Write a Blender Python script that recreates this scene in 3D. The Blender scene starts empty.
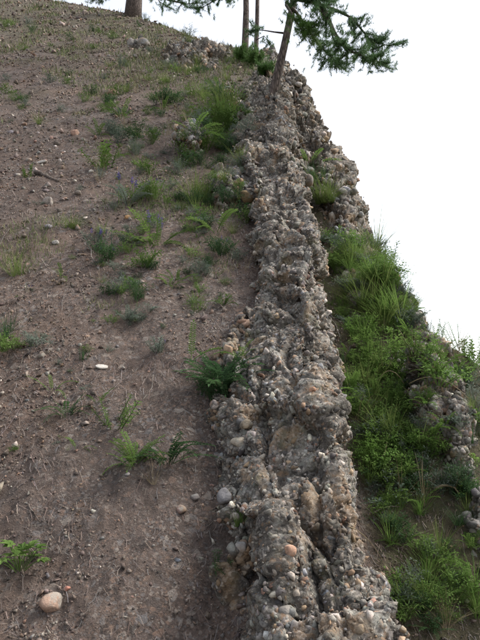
import bpy, bmesh, math, random
import numpy as np
from mathutils import Vector, Matrix, Euler

random.seed(7)
rng = np.random.default_rng(11)
R = math.radians
sc = bpy.context.scene
col = sc.collection

# ------------------------------------------------------------------ camera, sky, sun, exposure
CAM = np.array([0.0, 0.0, 1.6]); PITCH = R(8.0); F = 640.0
cd = bpy.data.cameras.new('camera'); cam = bpy.data.objects.new('camera', cd); col.objects.link(cam)
cam.location = CAM; cam.rotation_euler = (R(90) + PITCH, 0, 0)
cd.sensor_fit = 'VERTICAL'; cd.sensor_height = 36; cd.sensor_width = 36; cd.lens = 36.0
cd.clip_start = 0.05; cd.clip_end = 20000
sc.camera = cam
sc.render.resolution_x, sc.render.resolution_y = 768, 1024

SUN_EL, SUN_AZ = R(50), R(74)          # azimuth clockwise from +Y (up the slope): from the right, behind thin cloud
w = bpy.data.worlds.new('World'); sc.world = w; w.use_nodes = True
nt = w.node_tree
sky = nt.nodes.new('ShaderNodeTexSky'); sky.sky_type = 'NISHITA'; sky.sun_disc = False
sky.sun_elevation = SUN_EL; sky.sun_rotation = SUN_AZ
sky.air_density = 1.0; sky.dust_density = 4.0; sky.ozone_density = 1.0
bg = nt.nodes['Background']; bg.inputs['Strength'].default_value = 0.15
hs = nt.nodes.new('ShaderNodeHueSaturation'); hs.inputs['Saturation'].default_value = .38     # thin white cloud over the whole sky
nt.links.new(sky.outputs['Color'], hs.inputs['Color']); nt.links.new(hs.outputs['Color'], bg.inputs['Color'])
sd = bpy.data.lights.new('sun', 'SUN'); sun = bpy.data.objects.new('sun', sd); col.objects.link(sun)
sd.energy = 1.15; sd.angle = R(18); sd.color = (1.0, 0.95, 0.88)
sdir = Vector((math.sin(SUN_AZ) * math.cos(SUN_EL), math.cos(SUN_AZ) * math.cos(SUN_EL), math.sin(SUN_EL)))
sun.rotation_euler = sdir.to_track_quat('Z', 'Y').to_euler(); sun.location = sdir * 30
sc.view_settings.view_transform = 'Standard'; sc.view_settings.look = 'None'
sc.view_settings.gamma = 1.0; sc.view_settings.exposure = 1.27
sc.view_settings.use_curve_mapping = False

# ------------------------------------------------------------------ numpy noise
_perm = rng.permutation(512).astype(np.int64)
_perm = np.concatenate([_perm, _perm])
_grad = rng.normal(size=(512, 3)); _grad /= np.linalg.norm(_grad, axis=1)[:, None]
_rnd3 = rng.random((512, 3))
def _h(i, j, k):
    return _perm[(_perm[(_perm[i & 511] + j) & 511] + k) & 511]
def perlin(p):
    p = np.asarray(p, float); i = np.floor(p).astype(np.int64); f = p - i
    u = f * f * f * (f * (f * 6 - 15) + 10); out = np.zeros(len(p))
    for a in (0, 1):
        for b in (0, 1):
            for c in (0, 1):
                g = _grad[_h(i[:, 0] + a, i[:, 1] + b, i[:, 2] + c)]
                d = (f[:, 0] - a) * g[:, 0] + (f[:, 1] - b) * g[:, 1] + (f[:, 2] - c) * g[:, 2]
                wt = (u[:, 0] if a else 1 - u[:, 0]) * (u[:, 1] if b else 1 - u[:, 1]) * (u[:, 2] if c else 1 - u[:, 2])
                out += wt * d
    return out
def fbm(p, octv=4, gain=.5):
    p = np.asarray(p, float); s = np.zeros(len(p)); a = 1.0
    for o in range(octv):
        s += a * perlin(p * 2 ** o + 17.3 * o); a *= gain
    return s
def worley(p):
    """distance to nearest and second nearest cell point, and a random value of the nearest cell"""
    p = np.asarray(p, float); i = np.floor(p).astype(np.int64)
    f1 = np.full(len(p), 9.); f2 = np.full(len(p), 9.); rv = np.zeros(len(p))
    for a in (-1, 0, 1):
        for b in (-1, 0, 1):
            for c in (-1, 0, 1):
                h = _h(i[:, 0] + a, i[:, 1] + b, i[:, 2] + c)
                q = i + np.array([a, b, c]) + _rnd3[h]
                d = np.linalg.norm(p - q, axis=1)
                m = d < f1
                f2 = np.where(m, f1, np.minimum(f2, d)); rv = np.where(m, _rnd3[h, 0], rv); f1 = np.where(m, d, f1)
    return f1, f2, rv
def sst(a, b, x):
    t = np.clip((np.asarray(x, float) - a) / (b - a), 0, 1); return t * t * (3 - 2 * t)
def xyz(x, y, z=0):
    x = np.asarray(x, float); return np.stack([x, np.asarray(y, float) + 0 * x, z + 0 * x], 1)

# ------------------------------------------------------------------ materials
def mat(name):
    m = bpy.data.materials.new(name); m.use_nodes = True
    n = m.node_tree; b = n.nodes['Principled BSDF']; b.inputs['Roughness'].default_value = .9
    b.inputs['Specular IOR Level'].default_value = .25
    return m, n, b
def node(n, t, **kw):
    x = n.nodes.new(t)
    for k, v in kw.items():
        if k.startswith('i_'):
            key = k[2:]; x.inputs[int(key) if key.isdigit() else key].default_value = v
        else: setattr(x, k, v)
    return x
def noise(n, vec, scale, detail=4, rough=.6):
    x = node(n, 'ShaderNodeTexNoise', i_Scale=scale, i_Detail=detail, i_Roughness=rough); n.links.new(vec, x.inputs['Vector']); return x.outputs['Fac']
def ramp(n, fac, stops, interp='LINEAR'):
    x = node(n, 'ShaderNodeValToRGB'); e = x.color_ramp; e.interpolation = interp
    while len(e.elements) < len(stops): e.elements.new(.5)
    for el, (p, c) in zip(e.elements, stops):
        el.position = p; el.color = (*c, 1) if len(c) == 3 else c
    n.links.new(fac, x.inputs['Fac']); return x.outputs['Color']
def mix(n, fac, a, b, mode='MIX'):
    x = node(n, 'ShaderNodeMix', data_type='RGBA', blend_type=mode)
    for s, v in ((0, fac), (6, a), (7, b)):
        if hasattr(v, 'is_linked'): n.links.new(v, x.inputs[s])
        elif isinstance(v, (int, float)): x.inputs[s].default_value = v
        else: x.inputs[s].default_value = (*v, 1)
    return x.outputs[2]
def bump(n, b, h, strength, dist):
    x = node(n, 'ShaderNodeBump', i_Strength=strength, i_Distance=dist); n.links.new(h, x.inputs['Height'])
    n.links.new(x.outputs['Normal'], b.inputs['Normal'])
def g3(v): return (v, v, v)

def soil_material():
    m, n, b = mat('soil')
    P = node(n, 'ShaderNodeNewGeometry').outputs['Position']
    c1 = ramp(n, noise(n, P, 2.2, 6, .65), [(.3, (.084, .058, .045)), (.5, (.130, .090, .069)), (.7, (.172, .123, .094))])
    c2 = ramp(n, noise(n, P, 38, 6, .75), [(.32, g3(.5)), (.5, g3(1.0)), (.72, g3(1.45))])
    c = mix(n, 1.0, c1, c2, 'MULTIPLY')
    c = mix(n, ramp(n, noise(n, P, .9, 6, .7), [(.46, g3(0)), (.60, g3(.7))]), c, ramp(n, noise(n, P, 30, 5, .7), [(.35, (.055, .044, .039)), (.65, (.13, .104, .09))]))
    patchy = noise(n, P, 2.3, 6, .75)
    for scl, th, amt in ((210.0, .34, .75), (105.0, .55, .75), (48.0, .74, .8)):      # grit of mixed colours
        v = node(n, 'ShaderNodeTexVoronoi', i_Scale=scl); n.links.new(P, v.inputs['Vector'])
        sp = node(n, 'ShaderNodeSeparateColor'); n.links.new(v.outputs['Color'], sp.inputs[0])
        grit = ramp(n, sp.outputs[1], [(0, (.05, .042, .038)), (.25, (.10, .08, .07)), (.5, (.155, .118, .10)), (.68, (.19, .18, .175)), (.8, (.24, .16, .12)), (.9, (.33, .29, .25)), (1, (.46, .42, .37))], 'CONSTANT')
        th_ = node(n, 'ShaderNodeMath', operation='MULTIPLY'); n.links.new(ramp(n, patchy, [(.38, g3(.12)), (.62, g3(.9))]), th_.inputs[0])
        n.links.new(ramp(n, sp.outputs[0], [(th, g3(0)), (min(th + .05, 1), g3(amt))]), th_.inputs[1])
        c = mix(n, th_.outputs[0], c, grit)
    a = node(n, 'ShaderNodeVertexColor', layer_name='Veg')
    green = ramp(n, noise(n, P, 14, 5, .7), [(.35, (.04, .038, .02)), (.5, (.075, .065, .036)), (.68, (.10, .095, .045))])
    c = mix(n, a.outputs['Color'], c, green)
    n.links.new(c, b.inputs['Base Color'])
    hh = mix(n, .5, noise(n, P, 60, 8, .8), noise(n, P, 230, 3, .6))
    bump(n, b, hh, .9, .02)
    return m
def stone_material(name, source):
    m, n, b = mat(name)
    P = node(n, 'ShaderNodeNewGeometry').outputs['Position']
    if source == 'attr': base = node(n, 'ShaderNodeVertexColor', layer_name='Col').outputs['Color']
    elif source == 'object': base = node(n, 'ShaderNodeObjectInfo').outputs['Color']
    else:
        base = ramp(n, noise(n, P, 7, 6, .7), [(.3, (.085, .077, .066)), (.5, (.15, .138, .12)), (.7, (.22, .207, .186))])
        for scl in (34.0, 75.0, 150.0):
            v = node(n, 'ShaderNodeTexVoronoi', i_Scale=scl); n.links.new(P, v.inputs['Vector'])
            sp = node(n, 'ShaderNodeSeparateColor'); n.links.new(v.outputs['Color'], sp.inputs[0])
            cell = ramp(n, sp.outputs[1], [(0, (.06, .055, .052)), (.22, (.115, .105, .092)), (.45, (.175, .16, .138)), (.66, (.24, .232, .215)), (.8, (.25, .175, .12)), (.9, (.36, .33, .29)), (.97, (.48, .45, .41))], 'CONSTANT')
            base = mix(n, ramp(n, sp.outputs[0], [(.42, g3(0)), (.48, g3(.7))]), base, cell)
    c = mix(n, 1.0, base, ramp(n, noise(n, P, 45, 6, .75), [(.3, g3(.55)), (.5, g3(1)), (.72, g3(1.4))]), 'MULTIPLY')
    lich = ramp(n, noise(n, P, 21, 7, .7), [(.54, g3(0)), (.60, g3(.6))])
    c = mix(n, lich, c, (.27, .275, .245))
    dark = ramp(n, noise(n, P, 13, 7, .75), [(.53, g3(0)), (.62, g3(.65))])
    c = mix(n, dark, c, (.045, .043, .040))
    ora = ramp(n, noise(n, P, 5.5, 5, .7), [(.55, g3(0)), (.66, g3(.6))])
    c = mix(n, ora, c, (.27, .18, .10))
    if source != 'object':
        c = mix(n, 1.0, c, ramp(n, noise(n, P, 2.6, 5, .65), [(.30, (.50, .48, .46)), (.45, (.95, .91, .87)), (.60, (1.14, 1.12, 1.10)), (.75, (1.08, .90, .72))]), 'MULTIPLY')
    moss = ramp(n, noise(n, P, 3.7, 6, .75), [(.57, g3(0)), (.67, g3(.6))])
    c = mix(n, moss, c, (.085, .082, .035))
    n.links.new(c, b.inputs['Base Color'])
    bump(n, b, mix(n, .5, noise(n, P, 70, 8, .75), noise(n, P, 190, 4, .6)), .9, .012 if source == 'none' else .006)
    return m
def leaf_material(name, c0, c1, trans=.38):
    m, n, b = mat(name)
    oi = node(n, 'ShaderNodeObjectInfo'); P = node(n, 'ShaderNodeNewGeometry').outputs['Position']
    f = node(n, 'ShaderNodeMath', operation='ADD'); n.links.new(oi.outputs['Random'], f.inputs[0])
    n.links.new(noise(n, P, 25, 3), f.inputs[1])
    f2 = node(n, 'ShaderNodeMath', operation='MULTIPLY'); f2.inputs[1].default_value = .5; n.links.new(f.outputs[0], f2.inputs[0])
    c = ramp(n, f2.outputs[0], [(.2, c0), (.8, c1)])
    n.links.new(c, b.inputs['Base Color']); b.inputs['Roughness'].default_value = .7; b.inputs['Specular IOR Level'].default_value = .08
    t = node(n, 'ShaderNodeBsdfTranslucent'); n.links.new(c, t.inputs['Color'])
    ms = node(n, 'ShaderNodeMixShader', i_Fac=trans); n.links.new(b.outputs[0], ms.inputs[1]); n.links.new(t.outputs[0], ms.inputs[2])
    n.links.new(ms.outputs[0], n.nodes['Material Output'].inputs['Surface'])
    return m
def attr_material(name, rough=.8):
    m, n, b = mat(name); b.inputs['Roughness'].default_value = rough
    n.links.new(node(n, 'ShaderNodeVertexColor', layer_name='Col').outputs['Color'], b.inputs['Base Color'])
    return m
def bark_material(name, c0, c1):
    m, n, b = mat(name)
    P = node(n, 'ShaderNodeNewGeometry').outputs['Position']
    mp = node(n, 'ShaderNodeMapping'); mp.inputs['Scale'].default_value = (1, 1, .25); n.links.new(P, mp.inputs['Vector'])
    v_ = node(n, 'ShaderNodeTexVoronoi', i_Scale=55.0, feature='DISTANCE_TO_EDGE'); n.links.new(mp.outputs[0], v_.inputs['Vector'])
    f = mix(n, .22, noise(n, mp.outputs[0], 26, 6, .75), ramp(n, v_.outputs['Distance'], [(0, g3(0)), (.3, g3(1))]))
    n.links.new(ramp(n, f, [(.35, c0), (.65, c1)]), b.inputs['Base Color'])
    bump(n, b, f, 1.0, .03); return m

M = {}
M['soil'] = soil_material()
M['rock'] = stone_material('conglomerate_matrix', 'none')
M['pebbles'] = stone_material('pebble_stone', 'attr')
M['stone'] = stone_material('single_stone', 'object')
M['litter'] = attr_material('dry_litter')
M['green'] = leaf_material('leaf_green', (.07, .125, .03), (.135, .21, .055))
M['bright'] = leaf_material('leaf_bright', (.105, .195, .042), (.18, .28, .075))
M['deep'] = leaf_material('leaf_deep', (.034, .07, .03), (.062, .12, .045))
M['silver'] = leaf_material('leaf_silver', (.10, .135, .10), (.18, .21, .17))
M['grass'] = leaf_material('grass_blade', (.09, .135, .035), (.18, .23, .075))
M['straw'] = leaf_material('dry_straw', (.21, .165, .10), (.33, .27, .17), .1)
M['needle'] = leaf_material('pine_needle', (.05, .115, .04), (.095, .175, .06), .3)
M['needle_light'] = leaf_material('pine_needle_light', (.06, .13, .03), (.11, .20, .05), .25)
M['bark'] = bark_material('pine_bark', (.045, .035, .03), (.19, .15, .13))
M['twig'] = bark_material('dead_twig', (.10, .075, .06), (.2, .165, .14))
M['flower'] = leaf_material('violet_flower', (.10, .07, .30), (.19, .14, .44), .2)

# ------------------------------------------------------------------ mesh helpers
def tag(o, label=None, cat=None, group=None, kind=None):
    if label: o['label'] = label
    if cat: o['category'] = cat
    if group: o['group'] = group
    if kind: o['kind'] = kind
    return o
def mesh_np(name, V, Fc, material, cols=None, smooth=False, layer='Col'):
    """V (n,3); Fc (m,k) faces all with k corners"""
    me = bpy.data.meshes.new(name); V = np.ascontiguousarray(V, np.float32); Fc = np.ascontiguousarray(Fc, np.int32)
    m, k = Fc.shape
    me.vertices.add(len(V)); me.vertices.foreach_set('co', V.ravel())
    me.loops.add(m * k); me.loops.foreach_set('vertex_index', Fc.ravel())
    me.polygons.add(m); me.polygons.foreach_set('loop_start', np.arange(0, m * k, k, dtype=np.int32))
    me.update(calc_edges=True); me.validate()
    if smooth: me.polygons.foreach_set('use_smooth', np.ones(len(me.polygons), bool))
    if cols is not None:
        a = me.color_attributes.new(layer, 'FLOAT_COLOR', 'POINT')
        c4 = np.ones((len(V), 4), np.float32); c4[:, :3] = cols if cols.ndim == 2 else cols[:, None]
        a.data.foreach_set('color', c4.ravel())
    me.materials.append(material)
    return me
def ob(name, me, parent=None):
    o = bpy.data.objects.new(name, me); col.objects.link(o)
    if parent: o.parent = parent
    return o
def empty(name, loc=(0, 0, 0), rz=0, scale=1):
    o = bpy.data.objects.new(name, None); col.objects.link(o); o.location = loc
    o.rotation_euler = (0, 0, rz); o.scale = (scale,) * 3; o.empty_display_size = .05
    return o
def grid_faces(nr, nc, wrap=False):
    i = np.arange(nr - 1)[:, None]; j = np.arange(nc if wrap else nc - 1)[None]
    j2 = (j + 1) % nc
    return np.stack([(i * nc + j), (i * nc + j2), ((i + 1) * nc + j2), ((i + 1) * nc + j)], -1).reshape(-1, 4)
class MB:
    """collects small polygons, one mesh"""
    def __init__(s): s.v = []; s.f = []
    def add(s, vs, fs):
        n = len(s.v); s.v += [tuple(v) for v in vs]; s.f += [[i + n for i in f] for f in fs]
    def tube(s, pts, rad, sides=6):
        pts = [Vector(p) for p in pts]; n = len(pts)
        rr = rad if hasattr(rad, '__len__') else [rad] * n; vs = []
        for i, p in enumerate(pts):
            d = (pts[min(i + 1, n - 1)] - pts[max(i - 1, 0)]).normalized()
            a = d.cross(Vector((.31, .95, .12))).normalized(); b = d.cross(a)
            for k in range(sides):
                t = 2 * math.pi * k / sides; vs.append(p + (a * math.cos(t) + b * math.sin(t)) * rr[i])
        fs = [[i * sides + k, i * sides + (k + 1) % sides, (i + 1) * sides + (k + 1) % sides, (i + 1) * sides + k] for i in range(n - 1) for k in range(sides)]
        fs.append(list(range(sides))[::-1]); fs.append([(n - 1) * sides + k for k in range(sides)])
        s.add(vs, fs)
    def leaf(s, base, d, up, length, width, fold=.25):
        base, d, up = Vector(base), Vector(d).normalized(), Vector(up)
        side = d.cross(up).normalized(); nn = side.cross(d)
        m = base + d * length * .5
        s.add([base, m + side * width * .5 + nn * width * fold, base + d * length - nn * length * .12, m - side * width * .5 + nn * width * fold, m],
              [[0, 1, 4], [1, 2, 4], [2, 3, 4], [3, 0, 4]])
    def blade(s, base, d, bend, length, width, seg=4):
        base, d, bend = Vector(base), Vector(d).normalized(), Vector(bend)
        side = d.cross(bend if bend.length > 1e-4 else Vector((1, 0, 0))).normalized(); vs = []
        for i in range(seg + 1):
            t = i / seg; p = base + d * length * t + bend * length * t * t
            wv = width * (1 - t) ** .7 * .5 + .0001
            vs += [p - side * wv, p + side * wv]
        s.add(vs, [[2 * i, 2 * i + 1, 2 * i + 3, 2 * i + 2] for i in range(seg)])
    def mesh(s, name, material, smooth=False):
        me = bpy.data.meshes.new(name); me.from_pydata(s.v, [], s.f); me.update()
        if smooth: me.polygons.foreach_set('use_smooth', np.ones(len(me.polygons), bool))
        me.materials.append(material); return me

# ------------------------------------------------------------------ terrain
TAN = math.tan(R(38))
EDGE = np.array([(9., -40.), (2.4, -4.), (1.7, .5), (1.36, 2.2), (1.14, 2.95), (1.0, 3.12), (.91, 3.3), (.86, 3.5), (.84, 3.9), (.84, 4.7), (.81, 6.2),
                 (.74, 7.2), (.62, 8.2), (.42, 8.7), (.07, 8.9), (-.66, 9.9), (-1.6, 12.), (-2.56, 13.8), (-5.3, 17.3), (-8., 19.6), (-40., 46.)])
def edge_dist(x, y):
    """signed distance to the spur's edge, positive outside (over the drop)"""
    p = np.stack([x, y], 1); best = np.full(len(p), 1e9); sg = np.zeros(len(p))
    for a, b in zip(EDGE[:-1], EDGE[1:]):
        ab = b - a; t = np.clip(((p - a) @ ab) / (ab @ ab), 0, 1); q = p - (a + t[:, None] * ab)
        d = np.linalg.norm(q, axis=1); cr = ab[0] * (p[:, 1] - a[1]) - ab[1] * (p[:, 0] - a[0])
        m = d < best - 1e-9; best = np.where(m, d, best); sg = np.where(m, -np.sign(cr), sg)
    return best * sg
def softplus(s, w): return w * np.logaddexp(0, s / w)
GY = [-5, 1.0, 2.0, 3.2, 4.5, 6.0, 7.3, 8.5]; GD = [.55, .52, .50, .42, .40, .36, .22, .0]
def gully(y): return np.interp(y, GY, GD)
def plane_z(x, y): return TAN * y
def H(x, y, detail=True):
    x = np.asarray(x, float); y = np.asarray(y, float)
    z = TAN * np.clip(y, -70, 70)
    near = np.clip(1 - np.hypot(x, y) / 60, 0, 1)
    q = xyz(x, y)
    z = z + near * (.10 * perlin(q * .45 + 3.1) * sst(2, 6, y) + .035 * perlin(q * 1.7))
    z = z - gully(y) * sst(.18, .42, x) 
    z = z + .05 * perlin(q * 3.1 + 9) * sst(.4, .5, x)
    # worn hollow against the rib's foot
    z = z - .06 * np.exp(-((x + .06) / .12) ** 2) * sst(1.0, 1.3, y) * (1 - sst(1.9, 2.3, y))
    if detail:
        dn = near * (np.hypot(x, y) < 30)
        z = z + dn * (.030 * fbm(q * 6, 3) + .012 * fbm(q * 24, 3, .6))
    s = edge_dist(x, y) + .10 * perlin(q * 2.3 + 5) * sst(2.0, 3.2, y)
    k = .9 + 1.6 * sst(-.4, .5, x)
    z = z - k * softplus(s, .05 + .04 * sst(6, 12, y))
    if detail: z = z + sst(.12, .8, s) * near * (.22 * fbm(q * 1.9 + 40, 4, .6))
    v = -38 + 3 * perlin(q * .01)
    return np.maximum(z, v) 

az_in = np.linspace(R(-27), R(27), 420)
az_out = np.linspace(R(27), R(333), 74)[1:-1]
azs = np.concatenate([az_in, az_out])
rr = np.concatenate([[.02, .2, .4, .6, .8], np.geomspace(1.0, 24, 580), np.geomspace(24, 4000, 50)[1:]])
AZ, RR = np.meshgrid(azs, rr)
X = (RR * np.sin(AZ)).ravel(); Y = (RR * np.cos(AZ)).ravel()
Z = H(X, Y)
sdist = edge_dist(X, Y)
veg = sst(.36, .5, X) * .9 * (Y > -6) + sst(.15, .6, sdist)
veg = np.maximum(veg, .7 * sst(-.05, .5, fbm(xyz(X, Y) * 1.4 + 4, 4) + .10 * (Y - 6)) * sst(4, 9, Y))
veg = np.clip(veg, 0, 1)
g_me = mesh_np('ground', np.stack([X, Y, Z], 1), grid_faces(len(rr), len(azs), True), M['soil'], veg, True, 'Veg')
ground = tag(ob('ground', g_me), kind='structure')

# ------------------------------------------------------------------ stone shapes
def hull_stone(seed, npts, flat):
    r_ = np.random.default_rng(seed); p = r_.normal(size=(npts, 3)); p /= np.linalg.norm(p, axis=1)[:, None]
    p *= r_.uniform(.7, 1.12, npts)[:, None]; p[:, 2] *= flat; p[:, 1] *= r_.uniform(.65, 1)
    bm = bmesh.new()
    for q in p: bm.verts.new(q)
    res = bmesh.ops.convex_hull(bm, input=bm.verts[:])
    bmesh.ops.delete(bm, geom=list({e for e in res['geom_interior'] if isinstance(e, bmesh.types.BMVert)}), context='VERTS')
    bmesh.ops.triangulate(bm, faces=bm.faces[:]); bm.verts.ensure_lookup_table(); bm.verts.index_update()
    V = np.array([v.co[:] for v in bm.verts]); Fc = np.array([[v.index for v in f.verts] for f in bm.faces]); bm.free()
    return V, Fc
BIG = [hull_stone(i, 15 + i % 5, .65 + .25 * ((i * 7) % 5) / 4) for i in range(14)]
SMALL = [hull_stone(100 + i, 9, .6 + .3 * (i % 4) / 3) for i in range(10)]
GRIT = [hull_stone(200 + i, 6, .8) for i in range(10)]
def worn_stone(seed):
    """a worn stone: a ball cut by a few planes, its edges rounded, its faces uneven"""
    bm = bmesh.new(); bmesh.ops.create_icosphere(bm, subdivisions=3, radius=1.0); bm.verts.index_update()
    V = np.array([v.co[:] for v in bm.verts]); Fc = np.array([[v.index for v in f.verts] for f in bm.faces]); bm.free()
    r_ = np.random.default_rng(seed); n_ = r_.normal(size=(9, 3)); n_ /= np.linalg.norm(n_, axis=1)[:, None]; d_ = r_.uniform(.62, .95, 9)
    t = d_[None] / np.maximum(V @ n_.T, .05); rad = -np.log(np.exp(-14 * np.minimum(t, 3)).sum(1) + math.exp(-14 * 1.08)) / 14
    rad = rad + .07 * fbm(V * 1.7 + seed, 3)
    return V * rad[:, None] * np.array([1, .82, .72]), Fc
ROUND_ME = [mesh_np('stone', V, Fc, M['stone'], None, True) for V, Fc in [worn_stone(300 + i) for i in range(8)]]
BIG_ME = [mesh_np('stone', V, Fc, M['stone']) for V, Fc in BIG]
PAL = np.array([(.175, .166, .150), (.22, .208, .186), (.275, .258, .232), (.115, .108, .10), (.36, .33, .295), (.28, .205, .14), (.24, .155, .115), (.08, .076, .078), (.21, .218, .23), (.50, .46, .41)])
PALW = np.array([.13, .14, .13, .13, .11, .11, .06, .09, .05, .05])
SOILPAL = np.array([(.22, .172, .145), (.17, .132, .115), (.29, .235, .20), (.11, .09, .082), (.27, .18, .14), (.42, .38, .33), (.20, .19, .19)])
def pick(n, pal, wts=None):
    wts = None if wts is None else wts / wts.sum()
    c = pal[rng.choice(len(pal), n, p=wts)] * rng.uniform(.75, 1.25, (n, 1)); return c * rng.uniform(.95, 1.05, (n, 3))
def rand_rot(n):
    q = rng.normal(size=(n, 4)); q /= np.linalg.norm(q, axis=1)[:, None]; a, b, c, d = q.T
    return np.stack([np.stack([1 - 2 * (c * c + d * d), 2 * (b * c - a * d), 2 * (b * d + a * c)], -1),
                     np.stack([2 * (b * c + a * d), 1 - 2 * (b * b + d * d), 2 * (c * d - a * b)], -1),
                     np.stack([2 * (b * d - a * c), 2 * (c * d + a * b), 1 - 2 * (b * b + c * c)], -1)], 1)
def stones_mesh(name, P, S, C, lib, material):
    which = rng.integers(len(lib), size=len(P)); Vs = []; Fs = []; Cs = []; off = 0
    for k, (v, f) in enumerate(lib):
        m = which == k; n = m.sum()
        if not n: continue
        rot = rand_rot(n); sc_ = S[m][:, None] * rng.uniform(.55, 1.35, (n, 3))
        vv = (v[None] * sc_[:, None, :]) @ rot.transpose(0, 2, 1) + P[m][:, None]
        Vs.append(vv.reshape(-1, 3)); Fs.append((f[None] + off + (np.arange(n) * len(v))[:, None, None]).reshape(-1, 3))
        Cs.append(np.repeat(C[m], len(v), 0)); off += n * len(v)
    return mesh_np(name, np.concatenate(Vs), np.concatenate(Fs), material, np.concatenate(Cs))
def stone_object(name, p, s, c, parent=None, flat=False):
    o = ob(name, random.choice(BIG_ME), parent); o.location = p
    o.rotation_euler = (random.uniform(-.3, .3), random.uniform(-.3, .3), random.uniform(0, 6.3)) if flat else tuple(random.uniform(0, 6.3) for _ in range(3))
    o.scale = [s * random.uniform(.8, 1.2) for _ in range(3)]
    o.color = (*c, 1); return o

# ------------------------------------------------------------------ conglomerate outcrops
def finish_outcrop(root, V, nr, nc, n_single, n_peb, size, keep=None, peb_scale=1.0, pal=PALW, cover=None):
    """V: (nr*nc,3) displaced grid; adds rock_mass, the largest single stones and the packed small pebbles"""
    o = ob('rock_mass', mesh_np('rock_mass', V, grid_faces(nr, nc), M['rock'], None, True), root)
    G = V.reshape(nr, nc, 3); A = G[1:, :-1] - G[:-1, :-1]; B = G[:-1, 1:] - G[:-1, :-1]
    N = np.cross(B, A); area = np.linalg.norm(N, axis=2) + 1e-12; N /= area[..., None]
    if N[..., 2].mean() < 0: N = -N
    area = area.ravel(); N = N.reshape(-1, 3); base = G[:-1, :-1].reshape(-1, 3); A = A.reshape(-1, 3); B = B.reshape(-1, 3)
    d = np.linalg.norm(base - CAM, axis=1)
    toward = ((CAM - base) * N).sum(1) / d
    wt = area / (d ** 1.6) * (toward > -.25)
    if keep is not None: wt = wt * keep(base)
    if cover is not None: wt = wt * cover(base)
    wt /= wt.sum()
    n = n_single + n_peb
    i = rng.choice(len(wt), n, p=wt)
    P = base[i] + A[i] * rng.random((n, 1)) + B[i] * rng.random((n, 1)); D = d[i]
    S = size(P, D) * np.minimum(np.exp(rng.normal(0, .48, n)), 2.4) * .5
    order = np.argsort(-S / D); 
    C = pick(n, PAL, pal)
    P = P - N[i] * (S * rng.uniform(.3, .8, n))[:, None]
    # singles: keep apart from each other
    used = []; rest = []
    for k in order:
        if len(used) < n_single and all(np.sum((P[k] - P[u]) ** 2) > (S[k] + S[u]) ** 2 * .55 for u in used): used.append(k)
        else: rest.append(k)
    for k in used: stone_object('stone', P[k], S[k], np.clip(C[k] * 1.1, 0, .6), root)
    rest = np.array(rest); big = rest[S[rest] / D[rest] > .0046]; sm = rest[S[rest] / D[rest] <= .0046]
    parts = [ob('pebble', stones_mesh('pebble', P[q], S[q], C[q], lib, M['pebbles']), root) for q, lib in ((big, BIG), (sm, SMALL)) if len(q)]
    for p in parts: p['kind'] = 'stuff'
    return o

_tilt = rng.normal(size=(512, 3)); _tilt /= np.linalg.norm(_tilt, axis=1)[:, None]
def fracture(P, freq, off, tilt, groove, gw=.10):
    """broken blocks: every cell has its own height and its own tilted face, with a crack between cells"""
    p = P * freq; i = np.floor(p).astype(np.int64); f1 = np.full(len(p), 9.); f2 = np.full(len(p), 9.); hb = np.zeros(len(p), np.int64); db = np.zeros_like(p)
    for a in (-1, 0, 1):
        for b in (-1, 0, 1):
            for c in (-1, 0, 1):
                h = _h(i[:, 0] + a, i[:, 1] + b, i[:, 2] + c); v = p - (i + np.array([a, b, c]) + _rnd3[h]); d = np.linalg.norm(v, axis=1); m = d < f1
                f2 = np.where(m, f1, np.minimum(f2, d)); hb = np.where(m, h, hb); db = np.where(m[:, None], v, db); f1 = np.where(m, d, f1)
    return off * (_rnd3[hb, 1] - .5) + tilt * (db * _tilt[hb]).sum(1) - groove * (1 - sst(0, gw, f2 - f1))
def rock_noise(P, a=1.0):
    W = P + .035 * np.stack([perlin(P * 6 + k * 31.7) for k in range(3)], 1)
    return a * (fracture(W * np.array([1.35, .38, .8]), 3.6, .095, .045, .04, .08) + fracture(W * np.array([1.2, .6, .9]), 8.5, .045, .036, .03, .12) + fracture(P, 20., .014, .010, .008, .16) + fracture(P, 48., .009, .005, .004, .2)
                + .04 * fbm(P * 4.2, 3) + .010 * fbm(P * 26, 2))
def grid_normals(V, nr, nc):
    G = V.reshape(nr, nc, 3); N = np.cross(np.gradient(G, axis=1), np.gradient(G, axis=0)); N /= np.linalg.norm(N, axis=2)[..., None] + 1e-12
    N = N.reshape(-1, 3); return -N if N[:, 2].mean() < 0 else N

# the main rib
XL = ([.6, 1.2, 1.45, 1.62, 1.80, 1.97, 2.15, 2.35, 2.8, 3.0, 3.2, 3.6, 3.9, 4.2, 4.55, 4.9, 5.3, 5.6, 6.0, 6.5, 7.4], [.04, .04, .05, .04, .0, -.05, -.02, .02, .09, .12, .06, .045, -.03, .05, -.04, .03, -.03, .05, .02, .11, .22])
XR = ([.6, 1.33, 1.82, 2.05, 2.3, 2.5, 2.75, 3.2, 3.7, 4.5, 5.5, 6.5, 7.4], [.30, .295, .27, .27, .315, .30, .35, .37, .36, .38, .42, .45, .45])
HL = ([.6, 1.3, 1.6, 1.85, 2.05, 2.35, 2.8, 3.2, 3.7, 5.0, 6.5, 7.4], [.24, .23, .20, .11, .08, .05, .11, .20, .24, .24, .14, .04])
HR = ([.6, 1.3, 1.6, 1.8, 2.1, 2.3, 2.55, 2.8, 3.1, 3.6, 4.0, 5.0, 6.5, 7.4], [.20, .20, .16, .18, .13, .18, .14, .20, .15, .21, .17, .22, .16, .06])
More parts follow.
